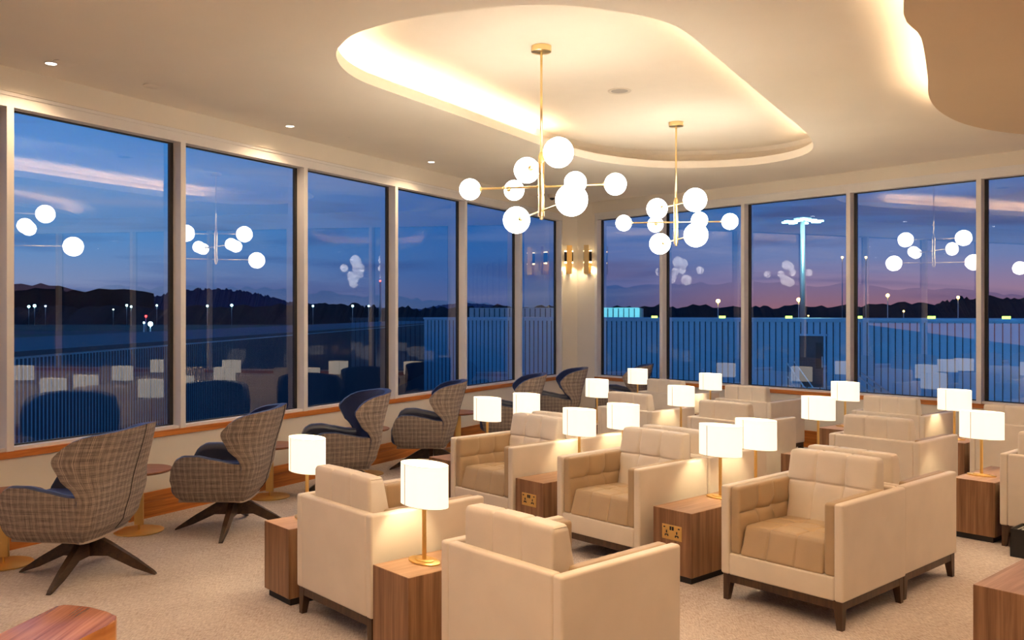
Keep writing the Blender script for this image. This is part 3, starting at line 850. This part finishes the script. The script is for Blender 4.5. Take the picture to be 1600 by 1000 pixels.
# ------------------------------------------------------------------ ceiling fittings
def disc(name, x, y, z, r, m, h=.006, **k):
    bm = B(); lathe(bm, [(r * .9, z - h), (r, z - h * .5), (r, z)], 32); return mk(name, bm, m, smooth=True, auto=40, **k)
DL_ = [(-3.077, 5.922, 'small bright round downlight in the ceiling edge band, leftmost in the photo'), (-1.977, 7.896, 'small bright round downlight in the ceiling edge band, second from the left'),
       (-.887, 9.754, 'small bright round downlight in the ceiling edge band, third from the left, nearest the corner')]
def downlight(x, y, z, lab, grp, watts, size=.05, ang=2.2):
    t = empty('downlight', (x, y, z), label=lab, cat='downlight', group=grp)
    bm = B(); lathe(bm, [(size, -.003), (size * 1.15, -.005), (size * 1.25, 0)], 28, cap0=False, cap1=False); mk('trim_ring', bm, M['disc_white'], t, smooth=True)
    bm = B(); lathe(bm, [(size, -.003), (size, -.001)], 24); mk('lens', bm, M['spot'], t)
    ld = bpy.data.lights.new('downlight_light', 'SPOT'); ld.energy = watts; ld.spot_size = ang; ld.spot_blend = .6; ld.color = (1, .70, .42); ld.shadow_soft_size = size
    lo = bpy.data.objects.new('downlight_light', ld); COL.objects.link(lo); lo.parent = t; lo.location = (0, 0, -.012)
    return t
for x, y, lab in DL_: downlight(x, y, BAND, lab, 'downlights in the window-side ceiling band', 42, .034, 2.5)
pl = [(-2.926, 5.877, 'flat round cover plate in the ceiling edge, leftmost'), (-2.583, 6.485, 'flat round cover plate in the ceiling edge with small dark holes, second from the left'),
      (-1.438, 8.411, 'flat round cover plate in the ceiling edge, third from the left'), (-.389, 10.364, 'flat round cover plate in the ceiling edge, nearest the corner')]
for x, y, lab in pl:
    o = disc('cover_plate', x, y, 0, .075, M['ceil'], .007, label=lab, cat='cover plate', group='cover plates along the ceiling edge')
    p = Vector((x, y)) - NL * .05; o.location = (p.x, p.y, BAND)
t = empty('ceiling_speaker', (.90, 7.426, 3.47), label='round flush speaker in the recessed ceiling between the two chandeliers', cat='ceiling speaker')
bm = B(); lathe(bm, [(.085, -.004), (.095, -.007), (.10, 0)], 36, cap0=False, cap1=False); lathe(bm, [(.085, -.004), (.07, -.002)], 36, cap0=False, cap1=False); mk('speaker_ring', bm, M['disc_white'], t, smooth=True)
bm = B(); lathe(bm, [(.07, -.003), (.07, -.001)], 32); mk('speaker_grille', bm, simple('speaker_mesh', (.42, .36, .30), .6), t)
t = empty('dome_camera', (.561, 12.4, BAND), label='small white dome security camera on the ceiling near the corner column', cat='security camera')
bm = B(); lathe(bm, [(.05, -.05), (.065, -.03), (.065, 0)], 28); mk('housing', bm, M['disc_white'], t, smooth=True, auto=40)
bm = B(); lathe(bm, [(.006, -.082), (.022, -.076), (.034, -.062), (.038, -.048)], 24); mk('lens_dome', bm, M['black_plastic'], t, smooth=True)
for t_ in (-1.6, -3.8, -6.0):  # more band downlights, added out of view to brighten the window wall
    p = onL(t_, .30); downlight(p.x, p.y, BAND, 'added small round downlight in the window-side ceiling band, outside the photo', 'downlights in the window-side ceiling band', 42, .034, 2.5)
# downlights added beyond the frame to brighten the room (same fittings)
for i, (x, y) in enumerate([(-2.3, 2.6), (-.6, 2.9), (-2.6, .6), (-.6, .9), (.5, 3.2), (-3.6, -.8), (-1.5, -1.0), (.4, -1.4)]):
    downlight(x, y, CEIL, 'added round ceiling downlight above and behind the viewer, outside the photo', 'added downlights beyond the frame', SPOT_W, .05)
for i, (x, y) in enumerate([(3.9, 5.3), (5.6, 5.6), (3.2, 3.4), (5.4, 3.2), (3.0, 1.2), (6.9, 3.9)]):
    downlight(x, y, 3.05, 'added round downlight under the dropped ceiling panel, outside the photo', 'added downlights under the dropped panel', SPOT_W, .05)
for i, (x, y) in enumerate([(8.3, 4.2), (9.6, 2.6), (9.0, .4)]):
    downlight(x, y, CEIL, 'added round ceiling downlight near the right windows, outside the photo', 'added downlights by the right windows', SPOT_W, .05)

# ------------------------------------------------------------------ wall sconces
def sconce(p, nrm, lab):
    t = empty('wall_sconce', p, math.atan2(nrm[1], nrm[0]) + PI / 2, label=lab, cat='wall light', group='brass wall sconces')
    bm = B(); box(bm, -.035, .035, -.012, 0, -.15, .15); mk('back_plate', bm, M['satin_brass'], t)
    bm = B(); box(bm, -.040, .040, -.105, -.092, -.215, .215); bev(bm, .002, 1); mk('front_plate', bm, M['brass'], t)
    for sx in (-1, 1):
        bm = B(); box(bm, sx * .028 - .003, sx * .028 + .003, -.092, -.01, -.215, -.05); mk('side_plate', bm, M['brass'], t)
        bm = B(); tube(bm, (sx * .047, -.055, -.03), (sx * .047, -.055, .12), .020, 18)
        tb = mk('tube', bm, M['plinth'], t, smooth=True, auto=40)
        for z0, z1, e in ((.121, .135, 0), (-.052, -.031, 1)):
            bm = B(); tube(bm, (sx * .047, -.055, z0), (sx * .047, -.055, z1), .019, 16); mk('glow_ring', bm, M['sconce_glow'], tb)
        ld = bpy.data.lights.new('sconce_light', 'SPOT'); ld.energy = 7.5; ld.spot_size = 1.9; ld.spot_blend = .7; ld.color = (1, .78, .45); ld.shadow_soft_size = .015
        lo = bpy.data.objects.new('sconce_light', ld); COL.objects.link(lo); lo.parent = t; lo.location = (sx * .052, -.055, -.06)
    return t
a, b2 = pa, pb
nl = Vector(((b2 - a).y, -(b2 - a).x, 0)).normalized()
mid = a.lerp(b2, .36)
sconce((mid.x, mid.y, 2.42), nl, 'brass wall sconce on the left face of the corner column')
a, b2 = pb, pc
nr = Vector(((b2 - a).y, -(b2 - a).x, 0)).normalized()
mid = a.lerp(b2, .70)
sconce((mid.x, mid.y, 2.42), nr, 'brass wall sconce on the right face of the corner column')

# ================================================================== outside
M['clad'] = simple('blue_grey_cladding', (.26, .50, .68), .45, .2, var=.06, scale=.6)
M['clad_dark'] = simple('cladding_joint', (.03, .05, .08), .6)
M['pale_clad'] = simple('pale_cladding', (.55, .62, .66), .5, var=.04)
M['ground'] = simple('dark_airfield', (.035, .055, .06), .9, var=.4, scale=.01)
M['grass'] = simple('dusk_grass', (.05, .09, .06), .95, var=.3, scale=.02)
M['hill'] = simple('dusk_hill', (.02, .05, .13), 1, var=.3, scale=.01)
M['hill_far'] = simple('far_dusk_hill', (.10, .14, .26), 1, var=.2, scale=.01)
M['trees'] = simple('dark_treeline', (.018, .024, .032), 1, var=.4, scale=.05)
M['steel'] = simple('galvanised_steel', (.45, .55, .62), .4, .7)
M['door_dark'] = simple('dark_door', (.05, .05, .06), .5)
GZ = -3.4
bm = B(); prism(bm, [(-900, 15), (-900, 1600), (1600, 1600), (1600, -200), (60, -200), (12, 9), (1.5, 16), (-5.5, 6), (-20, -30), (-900, -200)], GZ - .3, GZ)
mk('ground', bm, M['ground'], kind='structure')
bm = B(); prism(bm, [(-400, 90), (-400, 190), (-10, 230), (-10, 110)], GZ, GZ + .05); mk('grass_strip', bm, M['grass'], kind='structure')
bm = B(); prism(bm, [(-420, 260), (-420, 420), (60, 450), (60, 270)], GZ, GZ + .05); mk('grass_strip', bm, M['grass'], kind='structure')

def cladding(name, p0, p1, z0, z1, pitch, rib, depth, parent, m=None, cap=True, top_lab='coping', cm=None):
    """panelled metal wall with standing seams between p0 and p1 (outer face towards the viewer)"""
    p0 = Vector((*p0, 0)); p1 = Vector((*p1, 0)); d = (p1 - p0).normalized(); n = Vector((d.y, -d.x, 0))
    if n.dot(-p0) < 0: n = -n
    L = (p1 - p0).length; bm = B()
    R_ = Matrix((( d.x, n.x, 0, p0.x), (d.y, n.y, 0, p0.y), (0, 0, 1, 0), (0, 0, 0, 1)))
    box(bm, 0, L, -depth, 0, z0, z1, R_)
    k = pitch
    body = mk(name, bm, m or M['clad'], parent)
    bm = B()
    while k < L:
        box(bm, k - rib / 2, k + rib / 2, 0, .035, z0, z1 - .05, R_)
        k += pitch
    mk('panel_joints', bm, M['clad_dark'], parent)
    if cap:
        bm = B(); box(bm, 0, L, -depth - .05, .07, z1, z1 + .10, R_); mk(top_lab, bm, cm or M['clad'], parent)
    return R_
# wing facing the viewer
t = empty('metal_clad_building', (0, 0, 0), label='long blue-grey metal clad building wing seen through the right windows, with a dark door', cat='building')
dv = Vector((.808, -.589)); P0 = Vector((12.18, 36.0))
pA = P0 - dv * 21; pB = P0 + dv * 24
R_ = cladding('cladding', tuple(pA), tuple(pB), GZ, 1.33, .26, .032, 8, t)
Lc = 21.0
bm = B(); box(bm, Lc - .5, Lc + .48, .0, .05, -1.35, .72, R_); mk('door', bm, M['door_dark'], t)
bm = B()
for (x0, x1, z0, z1) in ((Lc - .58, Lc - .5, -1.35, .80), (Lc + .48, Lc + .56, -1.35, .80), (Lc - .66, Lc + .64, .72, .80)): box(bm, x0, x1, 0, .09, z0, z1, R_)
mk('door_frame', bm, M['clad'], t)
bm = B(); box(bm, Lc + .16, Lc + .40, .05, .06, -.6, .45, R_); mk('door_glazing', bm, M['gasket'], t)
bm = B(); tube(bm, R_ @ Vector((Lc + .43, .10, -.55)), R_ @ Vector((Lc + .43, .10, -.1)), .02, 8); mk('door_handle', bm, M['steel'], t)
# stair rails
def stair(x0, x1, z0, z1, y, lab):
    s = empty('stair_rail', R_ @ Vector((x0, y, 0)), label=lab, cat='stair rail', group='outdoor stair rails')
    bm = B(); o = s.location
    for yy in (y, y - .9):
        tube(bm, R_ @ Vector((x0, yy, z0)) - o, R_ @ Vector((x1, yy, z1)) - o, .03, 8)
        tube(bm, R_ @ Vector((x0, yy, z0 - .5)) - o, R_ @ Vector((x1, yy, z1 - .5)) - o, .02, 8)
    mk('handrail', bm, M['steel'], s)
    n = 9
    for i in range(n):
        k = i / (n - 1); bm = B(); x = x0 + (x1 - x0) * k; z = z0 + (z1 - z0) * k
        tube(bm, R_ @ Vector((x, y, z)) - o, R_ @ Vector((x, y, max(z - 1.1, GZ))) - o, .02, 8); mk('baluster', bm, M['steel'], s)
stair(Lc - .5, Lc + .35, -.30, -1.45, 1.6, 'grey metal stair rail sloping down in front of the dark outdoor door')
stair(Lc + 2.1, Lc + 3.7, -.65, -1.8, 1.6, 'grey metal stair rail sloping down right of the window mullion')
# left wing running away from the viewer
t = empty('low_clad_wing', (0, 0, 0), label='low blue clad wing running away behind the left windows', cat='building')
cladding('cladding', (-9.75, 14), (-6.6, 95), GZ, .78, .14, .03, 6, t, cm=M['clad_dark'])
# pale upper hall behind, lit by the apron floodlights
t = empty('pale_hall', (0, 0, 0), label='pale corrugated hall roof box lit cyan behind the clad wings', cat='building')
cladding('cladding', (-3.0, 62.5), (8.7, 60.5), 0, 2.05, .36, .06, 12, t, M['pale_clad'], cap=False)
ld = bpy.data.lights.new('hall_floodlight', 'SPOT'); ld.energy = 13000; ld.color = (.25, .95, 1); ld.spot_size = .55; ld.spot_blend = .5
lo = bpy.data.objects.new('hall_floodlight', ld); COL.objects.link(lo); lo.location = (9.5, 48, 9); lo.rotation_euler = (Vector((7.2, 60.5, 1.2)) - lo.location).to_track_quat('-Z', 'Y').to_euler(); lo.parent = t

# ridges
def ridge(name, pts, depth, rough, m, seed, **k):
    """solid wooded ridge; pts (x, y, height)"""
    rnd = random.Random(seed); bm = B(); rows = [[], [], []]
    n = 240; tot = len(pts) - 1
    for i in range(n + 1):
        f = i / n * tot; j = min(int(f), tot - 1); q = f - j
        a = Vector(pts[j]); b_ = Vector(pts[j + 1]); p = a.lerp(b_, q * q * (3 - 2 * q) * .4 + q * .6)
        h = p.z + rnd.uniform(-1, 1) * rough + math.sin(i * .7) * rough * .5
        for r, (dy, hh) in zip(rows, ((0, GZ), (depth * .35, h), (depth, GZ))): r.append(bm.verts.new((p.x, p.y + dy, hh)))
    for a, b_ in zip(rows, rows[1:]):
        for i in range(n): bm.faces.new((a[i], a[i + 1], b_[i + 1], b_[i]))
    return mk(name, bm, m, kind='structure', **k)
def at(px, d, y): return ((px - 800) / 1386 * d, d, 1.6 + (491 - y) / 1386 * d)
ridge('hill', [at(-80, 900, 466), at(40, 900, 461), at(110, 900, 458), at(180, 900, 461), at(225, 900, 464), at(262, 900, 455), at(300, 900, 450), at(335, 900, 450), at(372, 900, 454), at(405, 900, 461), at(450, 900, 472), at(520, 900, 478), at(640, 900, 484)], 60, 1.1, M['hill'], 1)
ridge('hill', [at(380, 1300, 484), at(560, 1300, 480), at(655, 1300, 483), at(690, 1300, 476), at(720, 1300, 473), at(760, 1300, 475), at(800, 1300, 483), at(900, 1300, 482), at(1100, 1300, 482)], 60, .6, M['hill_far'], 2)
ridge('hill', [at(-80, 420, 480), at(100, 420, 479), at(300, 420, 480), at(480, 420, 475), at(560, 420, 477), at(600, 420, 482), at(660, 420, 481), at(740, 420, 479), at(860, 420, 478), at(960, 420, 479), at(1060, 420, 478), at(1200, 420, 479), at(1330, 420, 477), at(1480, 420, 474), at(1530, 420, 464), at(1620, 420, 465), at(1800, 420, 468)], 40, 1.0, M['trees'], 3)

def pol(az_, d, h): a = math.radians(az_); return (d * math.cos(a), d * math.sin(a), h)
ridge('hill', [pol(a_, 520, 14 + 6 * math.sin(a_ * .11)) for a_ in range(112, 260, 6)], 1, 1.2, M['trees'], 5)  # ridge added to the west, hiding the sunset glow from pane reflections
ridge('hill', [pol(a_, 520, 12 + 5 * math.sin(a_ * .13)) for a_ in range(-70, 46, 6)], 1, 1.2, M['trees'], 6)  # unseen ridge added to the east, keeping the rose horizon out of reflections
# masts and lights
def lightmast(name, x, y, zt, glow, col, e, lab, r=.12, cat='light mast', grp=None, cluster=0, spread=0):
    t = empty(name, (x, y, GZ), label=lab, cat=cat, group=grp)
    bm = B(); tube(bm, (0, 0, 0), (0, 0, zt - GZ), r, 10, r * .7); mk('pole', bm, M['steel'], t, smooth=True)
    m_ = emitter('mast_light', col, e)
    if cluster:
        bm = B(); lathe(bm, [(spread * .5, zt - GZ), (spread * .55, zt - GZ + .25)], 20); mk('head_ring', bm, M['steel'], t)
        for i in range(cluster):
            a = 2 * PI * i / cluster + .3; bm = B(); c_ = Vector((spread * math.cos(a), spread * math.sin(a), zt - GZ - .1))
            Rm = Matrix.Translation(c_) @ Matrix.Rotation(a, 4, 'Z')
            box(bm, -glow * 1.6, glow * 1.6, -glow, glow, -glow * .25, glow * .25, Rm); tube(bm, c_, (0, 0, zt - GZ + .1), .05, 6)
            mk('flood_lamp', bm, m_, t)
        ld = bpy.data.lights.new('mast_lamp', 'POINT'); ld.energy = 2500; ld.color = col; ld.shadow_soft_size = .5
        lo = bpy.data.objects.new('mast_lamp', ld); COL.objects.link(lo); lo.parent = t; lo.location = (0, -spread - 1, zt - GZ - 1.5)
    else:
        bm = B(); bmesh.ops.create_uvsphere(bm, u_segments=14, v_segments=10, radius=glow, matrix=Matrix.Translation((0, 0, zt - GZ + glow * .5))); mk('lamp_head', bm, m_, t, smooth=True)
    return t
def mast(px, d, y, glow_px, *a, **k):
    x, yy, z = at(px, d, y); lightmast('light_mast', x, yy, z, glow_px * d / 1386, *a, **k)
x, yy, z = at(1254, 95, 345)
lightmast('floodlight_mast', x, yy, z, .26, (.45, 1, .95), 9, 'tall floodlight mast with a ring of bright cyan white lamps, behind the right windows', r=.32, cat='floodlight mast', cluster=8, spread=1.7)
OR = (1, .55, .12); CY = (.55, 1, 1)
mast(1122, 170, 472, 3.2, OR, 14, 'orange lamp on a pole above the building edge, left of the floodlight mast', grp='orange apron lamps')
mast(1248, 170, 470, 3.2, OR, 14, 'orange lamp on a pole beside the foot of the tall floodlight mast', grp='orange apron lamps')
mast(1387, 190, 463, 2.8, OR, 12, 'orange lamp on a pole in the window right of the floodlight window', grp='orange apron lamps')
mast(1497, 190, 466, 2.4, OR, 12, 'orange lamp on a pole nearest the far right mullion', grp='orange apron lamps')
mast(1316, 200, 403, 1.8, OR, 12, 'high small orange lamp just left of the mullion beside the floodlight window', grp='orange apron lamps')
mast(1353, 200, 403, 1.8, OR, 12, 'high small orange lamp just right of the mullion beside the floodlight window', grp='orange apron lamps')
mast(1412, 220, 487, 1.5, OR, 10, 'low orange lamp among the trees right of the brightest orange lamp', grp='orange apron lamps')
mast(1263, 150, 494, 1.2, OR, 8, 'tiny orange lamp low above the roof edge right of the floodlight mast foot', grp='orange apron lamps')
mast(235, 120, 508, 3.6, CY, 14, 'bright blue white airfield light in the first full left window', grp='airfield lights')
mast(225, 122, 505, 1.6, CY, 8, 'smaller blue white airfield light just left of the brightest one', grp='airfield lights')
mast(594, 300, 440, 1.6, (1, .06, .03), 10, 'red light on a distant mast in the third full left window', grp='airfield lights', r=.5)
mast(228, 180, 495, 1.8, (1, .03, .02), 10, 'red light just above the brightest blue white airfield light', grp='airfield lights')
mast(44, 60, 543, 2.0, (1, .05, .02), 12, 'red ground light low at the far left', grp='airfield lights')
mast(38, 60, 543, 1.8, (.55, 1, .05), 5, 'green ground light beside the red one low at the far left', grp='airfield lights')
for i, (px, y, r, c_, w) in enumerate([(45, 480, 2, CY, 'leftmost'), (54, 479, 2.3, CY, 'second from the left'), (71, 479, 1.4, (.5, .7, 1), 'third from the left'), (198, 478, 1.8, CY, 'fourth from the left'), (205, 480, 1.6, CY, 'fifth from the left'), (245, 478, 1.5, CY, 'sixth from the left'),
                                    (177, 484, 1.1, (.8, 1, .8), 'seventh, lower down'), (324, 479, 1.8, CY, 'eighth, in the second window'), (362, 478, 2, CY, 'ninth, in the second window'), (489, 479, 1.6, CY, 'tenth, in the third window'),
                                    (551, 479, 1.8, CY, 'eleventh, in the third window'), (576, 479, 1.4, CY, 'twelfth, in the third window')]):
    mast(px, 380, y, r, c_, 7, 'small distant cyan airfield light in front of the left hills, ' + w, grp='distant airfield lights', r=.1)
for px, w in ((1022, 'leftmost'), (1128, 'second from the left'), (1232, 'third from the left'), (1341, 'fourth from the left'), (1455, 'fifth from the left'), (1572, 'rightmost')):
    k = (px - 800) / 1386; s_ = (k * pA.y - pA.x) / (dv.x - k * dv.y); p = pA + dv * s_
    bm = B(); box(bm, -.13, .13, -.05, .05, 0, .10); o = mk('roof_edge_light', bm, emitter('green_marker', (.6, 1, .05), 3), label='small yellow green marker light on the roof edge, ' + w, cat='marker light', group='marker lights on the roof edge')
    o.location = (p.x + .02, p.y + .02, 1.43)

# unseen floodlights added on our own facade to brighten the cladding across the yard
def added_facade_floodlight(p, target, w, lab, inw):
    t = empty('added_facade_floodlight', p, label=lab, cat='floodlight', group='added floodlights on the outer facade')
    q = (Vector(target) - Vector(p)).to_track_quat('-Z', 'Y'); Rm = q.to_matrix().to_4x4()
    bm = B(); box(bm, -.18, .18, -.12, .12, 0, .08, Rm); mk('housing', bm, M['steel'], t)
    bm = B(); box(bm, -.15, .15, -.10, .10, -.006, -.001, Rm); mk('lens', bm, emitter('added_facade_lens', (.4, .8, 1), 6), t)
    ld = bpy.data.lights.new('added_facade_light', 'SPOT'); ld.energy = w; ld.color = (.10, .52, 1); ld.spot_size = 1.9; ld.spot_blend = .9; ld.shadow_soft_size = .1
    lo = bpy.data.objects.new('added_facade_light', ld); COL.objects.link(lo); lo.parent = t; lo.location = Rm @ Vector((0, 0, -.03)); lo.rotation_euler = q.to_euler()
    bm = B(); tube(bm, (0, 0, -.20), (0, 0, .02), .02, 8); mk('bracket', bm, M['steel'], t)
for s_, tx in ((2.5, (6, 40, -1)), (8.5, (20, 32, -1))):
    added_facade_floodlight(onR(s_, -.08, 3.82), tx, 3800, 'added floodlight outside above the right windows, out of the photo', (NR.x, NR.y, 0))
for t_, tx in ((1.5, (-9, 24, -1)), (6.0, (-4, 50, -1))):
    added_facade_floodlight(onL(t_, -.08, 3.82), tx, 1500, 'added floodlight outside above the left windows, out of the photo', (NL.x, NL.y, 0))
